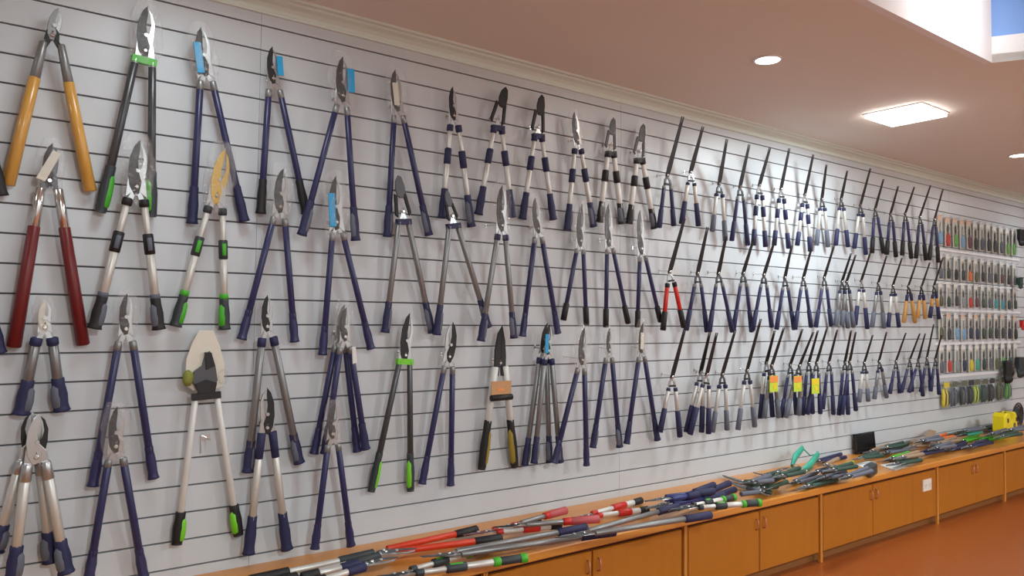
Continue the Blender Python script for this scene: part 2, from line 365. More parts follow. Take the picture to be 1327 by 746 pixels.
style('green_tele', [S_('collar', 0, .07, .015, .015, 'dark_slate'), S_('inner_tube', .05, .35, .011, .011, 'alu'), ('lock', .26, .44, .019, 'dark_slate', 'lime'), S_('tube', .4, .76, .014, .014, 'alu'), S_('collar', .68, .75, .019, .019, 'lime'), S_('grip', .74, .94, .018, .018, 'dark_slate'), S_('end_cap', .93, 1, .02, .02, 'lime')], blade='dark_slate', sp=.026)
style('red_white', [S_('collar', 0, .1, .014, .014, 'red'), S_('inner_tube', .05, .45, .012, .012, 'white_tube'), S_('lock', .4, .66, .019, .019, 'red'), S_('tube', .64, .84, .016, .016, 'white_tube'), S_('grip', .82, 1, .018, .02, 'black')], blade='maroon', hook='steel', sp=.024)
style('red_slate', [S_('tube', 0, .6, .012, .012, 'grey_tube'), S_('collar', .5, .62, .018, .018, 'red'), S_('grip', .6, 1, .019, .021, 'pink_red')], sp=.024)
style('long_grey', [S_('tube', 0, .8, .013, .013, 'grey_tube'), S_('grip', .76, 1, .019, .02, 'navy_grip')], sp=.026, blade='gunmetal')
style('long_alu_navy', [S_('sleeve', .0, .32, .02, .018, 'navy_grip'), S_('tube', 0, .74, .013, .013, 'alu'), S_('grip', .7, 1, .02, .02, 'black')], blade='gunmetal')
style('long_alu', [S_('sleeve', .0, .3, .02, .018, 'dark_slate'), S_('tube', 0, .74, .013, .013, 'alu'), S_('grip', .7, 1, .02, .02, 'black')], blade='gunmetal')
style('pile_navy', [S_('tube', 0, .6, .013, .013, 'navy_bright'), S_('grip', .56, 1, .018, .02, 'navy_grip')], blade='gunmetal')
style('short_dark', [S_('grip', 0, 1, .012, .0145, 'forest')], sp=.02, sd=.01, blade='gunmetal')
style('short_navy', [S_('grip', 0, 1, .012, .0145, 'navy_grip')], sp=.02, sd=.01)
style('short_green', [S_('grip', 0, 1, .012, .0145, 'lime')], sp=.02, sd=.01)
style('short_slate', [S_('grip', 0, 1, .012, .0145, 'slate_grip')], sp=.02, sd=.01)
style('short_tan', [S_('grip', 0, 1, .012, .0145, 'tan')], sp=.02, sd=.01, blade='gunmetal')
style('short_orange', [S_('grip', 0, 1, .012, .0145, 'orange')], sp=.02, sd=.01)
style('short_teal', [S_('grip', 0, 1, .012, .0145, 'teal')], sp=.02, sd=.01)

def head(r, T, kind, st, mirror=1):
    h = math.hypot(T.x, T.z); ax = V((T.x, 0, T.z))/h; nx = V((ax.z, 0, -ax.x))*mirror
    w_ = min(max(0.42*h, 0.055), 0.085)*st['hw']; sl = T.y/h
    def P2(pts): return [((nx*u*w_ + ax*v_*h).x, (nx*u*w_ + ax*v_*h).z) for u, v_ in pts]
    def put(name, pts, y0, y1, mt): return fixn(MB().plate(P2(pts), y0, y1).build(name, mt, r))
    if kind == 'bypass':
        put('blade', [(-.12, -.18), (-.34, .02), (-.42, .3), (-.36, .62), (-.14, .88), (.1, 1), (.1, .8), (.02, .55), (.08, .3), (.22, .1), (.12, -.14)], -.006, -.002, st['blade'])
        put('side_plate', [(-.5, -.22), (-.42, .16), (-.1, .34), (.12, .3), (.42, .12), (.5, -.22), (.12, -.1), (-.12, -.1)], -.002, .001, st['shank'])
        fixn(MB().tube([((nx*.02*w_+ax*.34*h).x, -.011, (nx*.02*w_+ax*.34*h).z), ((nx*.02*w_+ax*.34*h).x, -.004, (nx*.02*w_+ax*.34*h).z)], [.008, .009], 8, hint=V((1, 0, 0))).build('pivot_bolt', 'steel', r, True))
        put('counter_blade', [(-.05, -.2), (-.14, .08), (.02, .3), (.22, .42), (.3, .6), (.24, .8), (.14, .93), (.32, .84), (.46, .62), (.44, .35), (.34, .1), (.14, -.16)], 0.0, .006, st['hook'])
    elif kind == 'anvil':
        put('blade', [(-.22, .42), (-.3, .62), (-.2, .85), (.06, 1), (.3, .93), (.42, .7), (.42, .42), (.1, .36)], -.006, 0, st['blade'])
        put('counter_blade', [(-.1, .38), (0, .6), (.3, .97), (.44, .75), (.46, .4)], .001, .007, 'black')
        for sx in (-1, 1):
            b = MB().plate(P2([(sx*.22, .45), (sx*.42, .5), (sx*.6, -.06), (sx*.42, -.14)]), -.007, .005); fixn(b.build('link', 'dark_steel', r))
    elif kind == 'ratchet':
        put('counter_blade', [(-.3, -.1), (-.62, .25), (-.5, .48), (-.15, .62), (0, .95), (.2, 1), (.42, .6), (.5, .2), (.3, -.1)], -.004, .006, 'gunmetal')
        put('blade', [(.0, .5), (-.05, .98), (.25, .96), (.4, .6)], -.009, -.004, 'dark_steel')
        put('cover', [(-.35, -.12), (-.5, .14), (0, .24), (.45, .14), (.35, -.12)], -.014, -.004, 'black')
    elif kind == 'bigjaw':
        put('blade', [(-.5, -.35), (-.48, .35), (-.25, .8), (.1, 1), (.0, .5), (-.05, -.1), (-.15, -.35)], -.008, .002, 'black')
        put('counter_blade', [(.1, -.35), (.02, .2), (.12, 1), (.38, .6), (.48, .2), (.45, -.35)], -.004, .006, 'dark_steel')
    # pivot bolt
    fixn(MB().tube([(0, -.012, 0), (0, -.009, 0), (0, .008, 0)], [.006, .0095, .0095], 8, hint=V((1, 0, 0))).build('pivot_bolt', 'chrome', r, True))
    return ax, nx, w_, h
def bag(r, ax, nx, w_, h, lo=-.35, hi=1.12, wd=0.85, mt='bag_film'):
    vs = []; nu, nv = 12, 8
    for j in range(nv+1):
        v_ = lo + (hi-lo)*j/nv; f = math.sin(math.pi*(0.12+0.8*j/nv))**0.5
        for i in range(nu):
            a = 2*math.pi*i/nu; k = 1+random.uniform(-.16, .16)
            p = nx*(math.cos(a)*wd*w_*f*k) + ax*(v_*h + random.uniform(-.004, .004)) + V((0, math.sin(a)*.018*f*k - .002, 0)); vs.append(p)
    fs = [(j*nu+i, j*nu+(i+1) % nu, (j+1)*nu+(i+1) % nu, (j+1)*nu+i) for j in range(nv) for i in range(nu)]
    return MB().add(vs, fs).build('plastic_bag', mt, r)
def arms(r, L, R, st, ax, w0=.02):
    nx = V((ax.z, 0, -ax.x))
    ml = (L+R)/2
    dn = V((ml.x, 0, ml.z)).normalized(); lat = V((-dn.z, 0, dn.x))
    if lat.dot(R-L) < 0: lat = -lat
    for sgn, E_ in ((-1, L), (1, R)):
        S0 = dn*st['sd'] + lat*(sgn*st['sp'])
        fixn(MB().bar(lat*(-sgn*.004)+dn*(-.008)+V((0, sgn*.003, 0)), S0 + dn*.02 + V((0, sgn*.002, 0)), .016, .02, .005, .005, hint=lat).build('shank', st['shank'], r))
        for s_ in st['segs']:
            if s_[0] == 'seg': seg(s_[1], S0, E_, s_[2], s_[3], s_[4], s_[5], s_[6], r)
            elif s_[0] == 'grip': grip(S0, E_, s_[1], 1.0, s_[2], s_[3], r, s_[5], sgn, s_[4])
            elif s_[0] == 'lock':
                o = seg('lock', S0, E_, s_[1], s_[2], s_[3], s_[3], s_[4], r)
                a, b = S0.lerp(E_, s_[1]), S0.lerp(E_, s_[2]); off = V((0, -s_[3]*.5, 0))
                fixn(MB().tube([a.lerp(b, f)+off for f in (.12, .2, .8, .88)], [s_[3]*k for k in (.4, .68, .68, .4)], 8).build('lock_button', s_[5], o, True))
    if st['band']:
        c0 = dn*(st['sd']+.004)
        fixn(MB().bar(c0 - lat*(st['sp']+.016), c0 + lat*(st['sp']+.016), .03, .03, .028, .028, hint=dn).build('stop_band', st['band'], r))
    return dn, lat
def hook_for(p, label):
    # a bent wire hook reaching from the groove to the tool
    y = p.y
    h = MB().tube([(p.x, 0.004, p.z+.012), (p.x, y*0.5, p.z+.008), (p.x, y-.012, p.z+.006), (p.x, y-.022, p.z+.018)], [.0028]*4, 6, hint=V((1, 0, 0)))
    h.box((p.x-.005, -.002, p.z+.0), (p.x+.005, -.0002, p.z+.022))
    o = fixn(h.build('wall_hook', 'chrome')); tag(o, 'metal hook holding '+label, 'hook', 'wall hooks')
def fix_label(s): return ' '.join(s.split()[:15])
def lopper(T, P, L, R, stn, label, opt=(), yh=-.07, yg=-.035, group='loppers on the slatted wall', bench=False, zt=None, tilt=0.0, name='lopper', cat='loppers', pt=None):
    st = ST[stn]
    if bench:
        z = (zt or .02) + BT
        Pw = atz(*P, z); f = lambda q, dz: (lambda w2: V((w2.x-Pw.x, -dz, w2.y-Pw.y)))(atz(*q, z+dz))
        T_, L_, R_ = f(T, 0), f(L, tilt), f(R, tilt)
        r = empty(name, Pw, (-math.pi/2, 0, 0))
    else:
        Pw = at(*P, yh); T_ = at(*T, yh)-Pw; L_ = at(*L, yg)-Pw; R_ = at(*R, yg)-Pw
        r = empty(name, Pw)
    tag(r, label, cat, group)
    if st['head'] in ('anvil',): T_ = T_
    ax, nx, w_, h = head(r, T_, st['head'], st, -1 if 'mir' in opt else 1)
    dn, lat = arms(r, L_, R_, st, ax)
    if 'bag' in opt: bag(r, ax, nx, w_, h)
    def cov(u0, u1, v0, v1, mt, nm='blade_cover', y=-.012):
        p = [nx*u*w_ + ax*v_*h for u, v_ in ((u0, v0), (u1, v0), (u1*1.0, v1), (u0, v1))]
        fixn(MB().plate([(q_.x, q_.z) for q_ in p], y-.004, y).build(nm, mt, r))
    if 'blueL' in opt: cov(-.5, -.1, -.1, .62, 'sky_blue')
    if 'blueR' in opt: cov(.3, .75, .1, .7, 'sky_blue')
    if 'white' in opt: cov(-.3, .1, 0, .62, 'card_white')
    if 'whitetilt' in opt:
        p = [nx*u*w_ + ax*v_*h for u, v_ in ((-.75, .02), (-.25, -.05), (.55, .72), (.1, .8))]
        fixn(MB().plate([(q_.x, q_.z) for q_ in p], -.016, -.012).build('blade_cover', 'card_white', r))
    if 'strip' in opt:
        fixn(MB().plate([(.03, -.05), (.05, -.05), (.06, -.13), (.035, -.135)], -.02, -.018).build('paper_tag', 'paper', r))
    return r
from mathutils.bvhtree import BVHTree
PLACED = []
def tree_of(r):
    mw = Matrix.LocRotScale(r.location, r.rotation_euler, None); vs, fs = [], []
    stack = [(r, mw)]
    while stack:
        o, mw = stack.pop(); stack += [(c_, mw @ Matrix.LocRotScale(c_.location, c_.rotation_euler, None)) for c_ in o.children]
        if o.type != 'MESH': continue
        k = len(vs); vs += [mw @ v_.co for v_ in o.data.vertices]; fs += [tuple(i+k for i in p.vertices) for p in o.data.polygons]
    lo = [min(v_[i] for v_ in vs) for i in range(3)]; hi = [max(v_[i] for v_ in vs) for i in range(3)]
    return BVHTree.FromPolygons(vs, fs), lo, hi
def wipe(r):
    for ch in list(r.children): wipe(ch)
    bpy.data.objects.remove(r, do_unlink=True)
def settle(make, step, most=16):
    # build the tool one layer farther out until it clips nothing that already hangs or lies there
    for k in range(most):
        r = make(k*step); t, lo, hi = tree_of(r)
        hit = any(all(lo[i] < h2[i] and hi[i] > l2[i] for i in range(3)) and t.overlap(t2) for t2, l2, h2 in PLACED)
        if not hit or k == most-1: break
        wipe(r)
    PLACED.append((t, lo, hi)); return r
def label_short(l): return ' '.join(l.split()[:12]).rstrip(',')

W = 'on the wall'
top = [
 ((74,10),(68,46),(10,240),(117,248),'wood','loppers with long varnished yellow wood handles, top left corner',()),
 ((189,7),(188,66),(130,275),(196,281),'green_band','dark grey loppers with green band and green-edged grips, in clear bag',('bag',)),
 ((258,35),(266,90),(249,290),(317,287),'navy_foot','leftmost navy loppers of the top row with light blue blade cover',('blueL','bag')),
 ((351,60),(354,102),(338,277),(397,277),'navy_blackgrip','navy loppers with black grips and light blue cover right of blade',('blueR',)),
 ((442,73),(444,124),(391,305),(461,312),'navy_slategrip','navy loppers of the top row, second with light blue cover on the right',('blueR','bag')),
 ((510,90),(515,137),(502,307),(556,305),'navy_slategrip','navy loppers with small white blade cover, top row',('white','bag')),
 ((585,112),(588,150),(573,283),(611,294),'tele_navy','telescopic silver loppers with navy locks and hooked bypass head, top row',()),
 ((654,112),(645,154),(620,278),(664,282),'tele_anvil','leftmost telescopic loppers with black triangular head and navy locks, top row',()),
 ((701,122),(697,165),(677,284),(717,285),'tele_anvil','second telescopic loppers with black triangular head and navy locks, top row',()),
 ((743,145),(748,182),(735,298),(769,294),'tele_navy','telescopic silver loppers with narrow bypass head, left of black-gripped pair',('bag',)),
 ((794,152),(791,188),(777,288),(806,290),'tele_black','left one of the two white and black telescopic loppers, top row',('bag',)),
 ((833,160),(828,197),(815,290),(848,296),'tele_black','right one of the two white and black telescopic loppers, top row',('bag',)),
]
second = [
 ((66,185),(64,234),(18,450),(108,447),'dark_red','loppers with dark red handles and chrome ferrules, left edge',('whitetilt','bag')),
 ((179,181),(177,242),(122,426),(206,427),'tele_black_big','silver telescopic loppers with black locks, below the green-banded pair',('bag',)),
 ((290,192),(281,254),(227,423),(291,427),'tele_green_big','silver telescopic loppers with golden blades and green grips',('bag',)),
 ((365,218),(363,268),(313,440),(382,443),'navy','navy loppers in clear bag left of the blue-covered pair, second row',('bag',)),
 ((433,228),(436,288),(418,460),(481,452),'navy','large navy loppers with bright blue blade cover, second row',('blueL','bag')),
 ((514,227),(522,274),(499,431),(560,431),'silver_anvil','first silver tube loppers with dark frame head, second row',()),
 ((577,247),(586,280),(566,434),(633,424),'silver_anvil','second silver tube loppers with dark frame head, tilted to the right',()),
 ((649,240),(650,292),(623,442),(666,438),'silver_navy','silver loppers with bagged shiny head, second row',('bag',)),
 ((692,256),(697,296),(677,436),(723,432),'navy','navy loppers in bag between silver pair and black-gripped ones, second row',('bag',)),
 ((753,264),(752,312),(730,415),(760,421),'navy_blk','leftmost of three navy loppers with straight black grips',('bag',)),
 ((787,264),(789,312),(785,424),(814,419),'navy_blk','middle of three navy loppers with straight black grips',('bag',)),
 ((828,272),(831,322),(826,424),(856,417),'navy_blk','rightmost of three navy loppers with straight black grips',('bag',)),
]
third = [
 ((57,388),(58,424),(27,537),(80,532),'silver_slate','short grey loppers with slate grips, below the dark red handles',('bag',)),
 ((163,380),(163,426),(120,630),(199,620),'navy','navy loppers with rounded grips and silver bands, third row left',('bag',)),
 ((266,455),(267,503),(229,705),(309,693),'ratchet','white-tubed ratchet loppers on an ivory hang card, black-green grips',()),
 ((345,382),(346,423),(321,612),(388,600),'grey_long','grey loppers with curved dark blade and navy collars, third row',()),
 ((445,394),(441,434),(407,588),(463,585),'navy','left one of two overlapping navy loppers, third row',('bag',)),
 ((447,398),(447,436),(421,588),(474,582),'navy_foot','right one of two overlapping navy loppers, with paper tag',('bag','strip')),
 ((529,405),(525,460),(481,637),(532,636),'lime_tube','dark grey loppers with lime band and lime grips, third row',()),
 ((588,417),(582,462),(547,627),(584,629),'navy','plain navy loppers right of the lime-banded pair',('mir',)),
 ((649,422),(648,470),(624,608),(667,605),'gold_anvil','black-jawed loppers with kraft card and yellow-black grips',()),
 ((708,418),(704,452),(680,603),(712,599),'silver_navy','left one of two overlapping silver loppers, third row',()),
 ((711,420),(710,454),(692,600),(726,599),'silver_navy','right one of two overlapping silver loppers, light blue cover',('blueL',)),
 ((756,424),(754,466),(718,600),(760,603),'navy','long navy loppers with crossed grips right of silver pair, third row',('bag',)),
 ((789,425),(789,453),(768,580),(803,579),'navy_slategrip','navy loppers second from the right in the third row',('bag',)),
 ((832,418),(831,452),(812,575),(852,570),'navy_foot','rightmost navy loppers of the third row beside the shears',('white','bag')),
]
fourth = [
 ((44,532),(40,588),(-6,715),(66,728),'silver_heavy','silver heavy loppers at the rear of the lower left pair',('mir',)),
 ((48,535),(47,592),(16,752),(86,742),'silver_heavy','silver heavy loppers in front, lower left corner',()),
 ((150,526),(150,578),(115,749),(186,747),'navy','long navy loppers of the bottom row, left',('bag',)),
 ((348,502),(346,554),(322,718),(372,712),'silver_short','black-bladed silver loppers with navy collars and grips, bottom row',('mir',)),
 ((433,522),(431,562),(408,711),(455,707),'navy','narrow navy loppers hanging lowest above the worktop',('bag',)),
 ((-45,20),(-50,60),(-70,240),(2,254),'navy_blackgrip','black-gripped loppers at the left edge, mostly outside the frame',()),
 ((-45,222),(-50,262),(-80,450),(-1,458),'grey_long','grey loppers at the left edge, almost wholly outside the frame',()),
]
for i, row in enumerate((top, second, third, fourth)):
    for k, (T, P, L, R, s_, lab, op) in enumerate(row):
        odd = (k % 2)*0.006
        yh, yg = -.075-odd, -.036-odd
        rt = settle(lambda d_: lopper(T, P, L, R, s_, lab, op, yh-d_, yg-d_), .012); yh = rt.location.y
        hook_for(V((rt.location.x, yh+.012, rt.location.z)), label_short(lab))
        if s_ == 'ratchet':
            q0 = [at(a, b, yh+.012)-rt.location for a, b in ((258,428),(276,428),(284,446),(291,470),(290,500),(272,507),(250,506),(240,498),(241,466),(249,444))]
            fixn(MB().plate([(p.x, p.z) for p in q0], .010, .012).build('hang_card', 'card_white', rt))
            p = at(243, 490, yh)-rt.location
            for dx, mt in ((0, 'green_net'), (.15, 'bag_film')):
                fixn(MB().tube([(p.x+dx, -.005, p.z-.03), (p.x+dx, -.008, p.z-.01), (p.x+dx, -.008, p.z+.02), (p.x+dx, -.004, p.z+.035)], [.014, .024, .022, .008], 8).build('net_wrap', mt, rt, True))
        if s_ == 'gold_anvil':
            p = at(648, 507, yh-.02)-rt.location
            fixn(MB().box((p.x-.07, -.034, p.z-.03), (p.x+.07, -.03, p.z+.06)).build('kraft_card', 'card_kraft', rt))
            fixn(MB().tube([(p.x-.072, -.035, p.z-.034), (p.x+.072, -.035, p.z-.032)], [.018, .018], 8, hint=ZAX).build('card_strap', 'black', rt, True))
            fixn(MB().box((p.x-.03, -.0355, p.z+.005), (p.x+.02, -.0342, p.z+.018)).build('card_print', 'card_orange', rt))

# ---------------------------------------------------------------- hedge shears
def shears(T, P, L, R, kind, label, yp=-.065, prot=.115, yg=-.04, tagc=None):
    Pw = at(*P, yp); T_ = at(*T, yp-prot)-Pw; L_ = at(*L, yg)-Pw; R_ = at(*R, yg)-Pw
    r = tag(empty('hedge_shears', Pw), label, 'hedge shears', 'hedge shears on the slatted wall')
    d = T_.normalized(); base = d*(-.012)
    sd_ = V((1, 0, 0))
    # two long straight blades lying one on the other
    for j, (off, mt) in enumerate(((-.003, 'dark_steel'), (.003, 'black'))):
        b = MB(); a0 = base + V((off*2, off, 0)); k1 = a0 + d*(T_.length*.16)
        b.bar(a0, k1, .028, .038, .0045, .0045, sd_); b.bar(k1, T_ + V((off*3, 0, 0)), .038, .009, .0045, .002, sd_)
        fixn(b.build('blade', mt, r))
    fixn(MB().tube([(0, -.013, 0), (0, -.010, 0), (0, .010, 0)], [.006, .011, .011], 8, hint=V((1, 0, 0))).build('pivot_bolt', 'chrome', r, True))
    spec = {
     'navy':   dict(sh='gunmetal', segs=[('ferrule', 0, .08, .012, .012, 'grey_tube'), ('tube', .06, .6, .012, .012, 'navy'), ('grip', .56, 1, .015, .017, 'navy_grip')]),
     'navyblk': dict(sh='gunmetal', segs=[('tube', .0, .6, .012, .012, 'navy'), ('grip', .56, 1, .017, .018, 'black')]),
     'silver': dict(sh='gunmetal', segs=[('bumper', 0, .08, .015, .015, 'navy_grip'), ('tube', .06, .6, .0125, .0125, 'alu'), ('grip', .56, 1, .016, .017, 'navy_grip')]),
     'grey':   dict(sh='gunmetal', segs=[('bumper', 0, .08, .015, .015, 'navy_grip'), ('tube', .06, .6, .0125, .0125, 'alu'), ('grip', .56, 1, .016, .018, 'slate_grip')]),
     'tele':   dict(sh='steel', segs=[('bumper', 0, .1, .015, .015, 'navy_grip'), ('inner_tube', .08, .4, .011, .011, 'alu'), ('lock', .22, .42, .016, .016, 'navy_grip'), ('tube', .4, .7, .013, .013, 'alu'), ('grip', .68, 1, .016, .018, 'navy_grip')]),
     'mixed':  dict(sh='steel', segs=[('ferrule', 0, .08, .013, .013, 'navy_grip'), ('tube', .06, .5, .013, .013, 'alu'), ('grip', .46, 1, .016, .018, 'navy_grip')]),
     'greytube': dict(sh='gunmetal', segs=[('ferrule', 0, .1, .013, .013, 'navy_grip'), ('tube', .08, .6, .013, .013, 'grey_tube'), ('grip', .56, 1, .017, .018, 'slate_grip')]),
     'red':    dict(sh='steel', segs=[('bumper', 0, .1, .015, .015, 'black'), ('tube', .08, .62, .0135, .0135, 'red'), ('grip', .6, 1, .017, .018, 'black')]),
     'wood':   dict(sh='dark_steel', segs=[('ferrule', 0, .25, .014, .013, 'navy_grip'), ('handle', .22, 1, .015, .018, 'wood_light')]),
     'woodnavy': dict(sh='dark_steel', segs=[('ferrule', 0, .2, .014, .013, 'navy_grip'), ('handle', .18, .55, .015, .015, 'wood_light'), ('grip', .5, 1, .017, .018, 'navy_grip')]),
    }[kind]
    dn = V(((L_.x+R_.x)/2, 0, (L_.z+R_.z)/2)).normalized(); lat = V((-dn.z, 0, dn.x))
    if lat.x < 0: lat = -lat
    for sgn, E_ in ((-1, L_), (1, R_)):
        S0 = dn*.075 + lat*(sgn*.034)
        k = MB().bar(lat*(sgn*-.004)+V((0, sgn*.003, -.0)), dn*.035+lat*(sgn*.024), .02, .014, .006, .006, hint=lat)
        k.bar(dn*.03+lat*(sgn*.022), S0 + dn*.015, .016, .016, .008, .008, hint=lat)
        fixn(k.build('shank', spec['sh'], r))
        for nm, f0, f1, r0, r1, mt in spec['segs']: seg(nm, S0, E_, f0, f1, r0, r1, mt, r, 7)
    fixn(MB().bar(dn*.062 - lat*.03, dn*.062 + lat*.03, .012, .012, .02, .02, hint=dn).build('buffer', 'black', r))
    if tagc:
        p = at(*tagc, yp-.03)-Pw; w2, h2 = .055, .062
        c2 = MB().box((p.x-w2, -.030, p.z-h2), (p.x+w2, -.027, p.z+h2)); o = fixn(c2.build('price_card', 'card_lime', r))
        fixn(MB().box((p.x-w2+.002, -.0312, p.z+.01), (p.x+w2-.002, -.0302, p.z+h2-.003)).build('card_header', tagc_col, o))
        fixn(MB().tube([(p.x+.01, -.0313, p.z-.02), (p.x+.01, -.0302, p.z-.02)], [.022, .022], 10, hint=V((1, 0, 0))).build('card_seal', 'card_yellow', o))
    return r
ORD = ['first', 'second', 'third', 'fourth', 'fifth', 'sixth', 'seventh', 'eighth', 'ninth', 'tenth', 'eleventh', 'twelfth', 'thirteenth', 'fourteenth', 'fifteenth', 'sixteenth', 'seventeenth', 'eighteenth', 'nineteenth', 'twentieth', 'twenty-first', 'twenty-second']
KD = {'navy': 'navy-handled hedge shears', 'navyblk': 'navy hedge shears with black grips', 'silver': 'silver hedge shears with navy grips', 'grey': 'silver hedge shears with grey grips',
      'tele': 'telescopic hedge shears with navy locks', 'mixed': 'silver and navy hedge shears', 'greytube': 'grey-tubed hedge shears', 'red': 'hedge shears with red tubes and black grips', 'wood': 'hedge shears with pale wooden handles', 'woodnavy': 'wooden hedge shears with navy grips'}
rows = {'top': [
 ((885,151),(865,227),(854,295),(873,293),'navy'), ((911,164),(895,223),(883,290),(905,293),'mixed'), ((942,180),(932,238),(923,300),(940,312),'grey'),
 ((971,187),(959,242),(948,312),(969,318),'navy'), ((998,191),(984,240),(976,318),(992,320),'tele'), ((1023,192),(1012,245),(1003,318),(1022,322),'tele'),
 ((1054,200),(1043,252),(1033,318),(1050,326),'tele'), ((1071,213),(1065,258),(1058,318),(1073,320),'grey'), ((1098,221),(1090,258),(1083,318),(1099,320),'silver'),
 ((1128,218),(1115,266),(1107,322),(1122,330),'silver'), ((1145,232),(1134,271),(1130,328),(1145,328),'navyblk'), ((1164,241),(1154,277),(1149,330),(1161,333),'navyblk'),
 ((1185,242),(1173,277),(1169,331),(1181,335),'navyblk'), ((1206,240),(1192,281),(1187,335),(1200,337),'navyblk'), ((1222,245),(1211,284),(1204,337),(1216,340),'navyblk')],
 'middle': [
 ((887,283),(868,352),(859,428),(886,424),'red'), ((917,294),(904,354),(889,428),(916,430),'navy'), ((941,306),(931,354),(919,430),(949,430),'navy'),
 ((977,308),(963,354),(950,428),(974,430),'navy'), ((1005,308),(990,356),(975,428),(1000,424),'navy'), ((1026,318),(1017,360),(1006,427),(1029,427),'navy'),
 ((1052,320),(1041,360),(1030,427),(1051,424),'navy'), ((1081,318),(1068,360),(1057,424),(1077,422),'navy'), ((1103,328),(1091,365),(1083,422),(1099,425),'greytube'), ((1109,330),(1097,365),(1091,422),(1106,424),'greytube'),
 ((1128,327),(1116,364),(1108,421),(1124,426),'mixed'), ((1149,331),(1138,367),(1130,424),(1146,425),'greytube'), ((1169,334),(1157,370),(1151,424),(1165,424),'silver'),
 ((1189,336),(1177,371),(1171,418),(1186,418),'wood'), ((1205,340),(1194,372),(1189,412),(1199,413),'wood'), ((1222,334),(1210,371),(1205,412),(1217,413),'woodnavy')],
 'bottom': [
 ((888,424),(871,488),(855,560),(881,566),'mixed'), ((920,430),(908,482),(889,560),(909,560),'mixed'), ((929,431),(916,485),(894,563),(918,562),'mixed'),
 ((953,427),(936,485),(923,560),(942,557),'grey'), ((986,413),(968,480),(956,557),(978,553),'grey'), ((1004,428),(993,470),(985,542),(1001,540),'mixed'),
 ((1016,424),(1000,474),(990,542),(1009,541),'greytube',(1003,497),'card_orange'), ((1040,426),(1024,473),(1012,541),(1032,537),'navy'), ((1054,430),(1036,474),(1018,541),(1035,538),'greytube',(1034,497),'card_orange'),
 ((1060,428),(1048,470),(1040,538),(1053,536),'navy'), ((1072,424),(1058,470),(1046,537),(1063,536),'navy',(1057,500),'card_yellow'), ((1085,427),(1074,470),(1066,530),(1080,537),'navy'),
 ((1103,428),(1095,469),(1087,538),(1099,537),'navy'), ((1109,430),(1101,469),(1091,537),(1109,532),'navy'), ((1131,434),(1120,470),(1113,521),(1125,520),'grey'),
 ((1149,430),(1139,468),(1133,517),(1149,515),'greytube'), ((1174,431),(1161,468),(1153,510),(1166,509),'navy'), ((1192,432),(1179,466),(1168,508),(1182,507),'navy'),
 ((1199,432),(1190,466),(1178,508),(1196,513),'navy'), ((1210,420),(1201,464),(1193,508),(1206,506),'navy'), ((1220,434),(1212,465),(1206,507),(1217,511),'navy')]}
for rn, lst in rows.items():
    nrow = len(lst)
    for i, it in enumerate(lst):
        tg = None
        if len(it) > 5: tg = it[5]; tagc_col = it[6]
        lab = KD[it[4]] + ', %s from the left in the %s row' % (ORD[i], rn)
        if tg: lab = KD[it[4]] + ' and bright card, %s in the %s row' % (ORD[i], rn)
        if i == nrow-1: lab = 'rightmost ' + KD[it[4]] + ' of the %s row' % rn
        odd = .0 if i % 2 else .012
        near = i > 0 and abs(it[1][0]-lst[i-1][1][0]) < 13
        rt = settle(lambda d_: shears(*it[:5], lab, yp=-.065-d_, prot=.105, yg=-.04-odd-d_, tagc=tg), .012)
        hook_for(V((rt.location.x+.006, rt.location.y+.014, rt.location.z)), label_short(lab))
# a bare hook left on the wall
p = at(266, 572, 0)
o = fixn(MB().tube([(p.x, .004, p.z+.02), (p.x, -.05, p.z+.02), (p.x, -.08, p.z+.02)], [.003]*3, 6, hint=V((1, 0, 0))).tube([(p.x-.02, -.004, p.z+.03), (p.x-.02, -.004, p.z-.05)], [.003]*2, 6).box((p.x-.022, -.004, p.z+.012), (p.x+.02, -.0002, p.z+.03)).build('wall_hook', 'chrome'))
tag(o, 'bare metal wall hook between the white tubes of the ratchet loppers', 'hook', 'wall hooks')

# ---------------------------------------------------------------- rack of small carded tools
def small_tool(col, colb, kind='pruner'):
    r = empty('pruner', (0, 0, 0))
    sx = .055
    fixn(MB().box((-sx, .004, -.14), (sx, .0055, .12)).build('backing_card', 'card_white', r))
    fixn(MB().plate([(-sx, .12), (sx, .12), (sx*.8, .165), (.02, .175), (-.02, .175), (-sx*.8, .165)], .003, .0055).build('card_header', colb, r))
    if kind == 'pruner':
        fixn(MB().plate([(-.008, .0), (-.02, .03), (-.014, .075), (.004, .1), (.012, .07), (.01, .02)], -.006, -.003).build('blade', 'dark_steel', r))
        fixn(MB().plate([(.0, .0), (.012, .04), (.01, .08), (.026, .06), (.024, .02), (.012, -.005)], -.002, .002).build('counter_blade', 'steel', r))
    else:
        for s2 in (-1, 1): fixn(MB().plate([(-.006*s2, -.02), (s2*.012, .02), (s2*.006, .1), (s2*.001, .1), (-s2*.005, .02)], -.005+.003*s2, -.002+.003*s2).build('blade', 'steel', r))
    for s2 in (-1, 1):
        fixn(MB().tube([(s2*.004, -.004, .0), (s2*.018, -.004, -.03), (s2*.022, -.004, -.08), (s2*.014, -.004, -.125), (s2*.012, -.004, -.132)], [.007, .0125, .0135, .0115, .006], 6).build('grip', col, r, True))
    fixn(MB().tube([(0, -.012, 0), (0, .002, 0)], [.007, .007], 6, hint=V((1, 0, 0))).build('pivot_bolt', 'chrome', r, True))
    fixn(MB().box((-.045, -.02, -.138), (.045, .003, .112)).build('blister', 'blister_film', r))
    return r
protos = {}
cols_px = [1219, 1229, 1239, 1248, 1257, 1265, 1273.5, 1282, 1290, 1298.5, 1307, 1315]
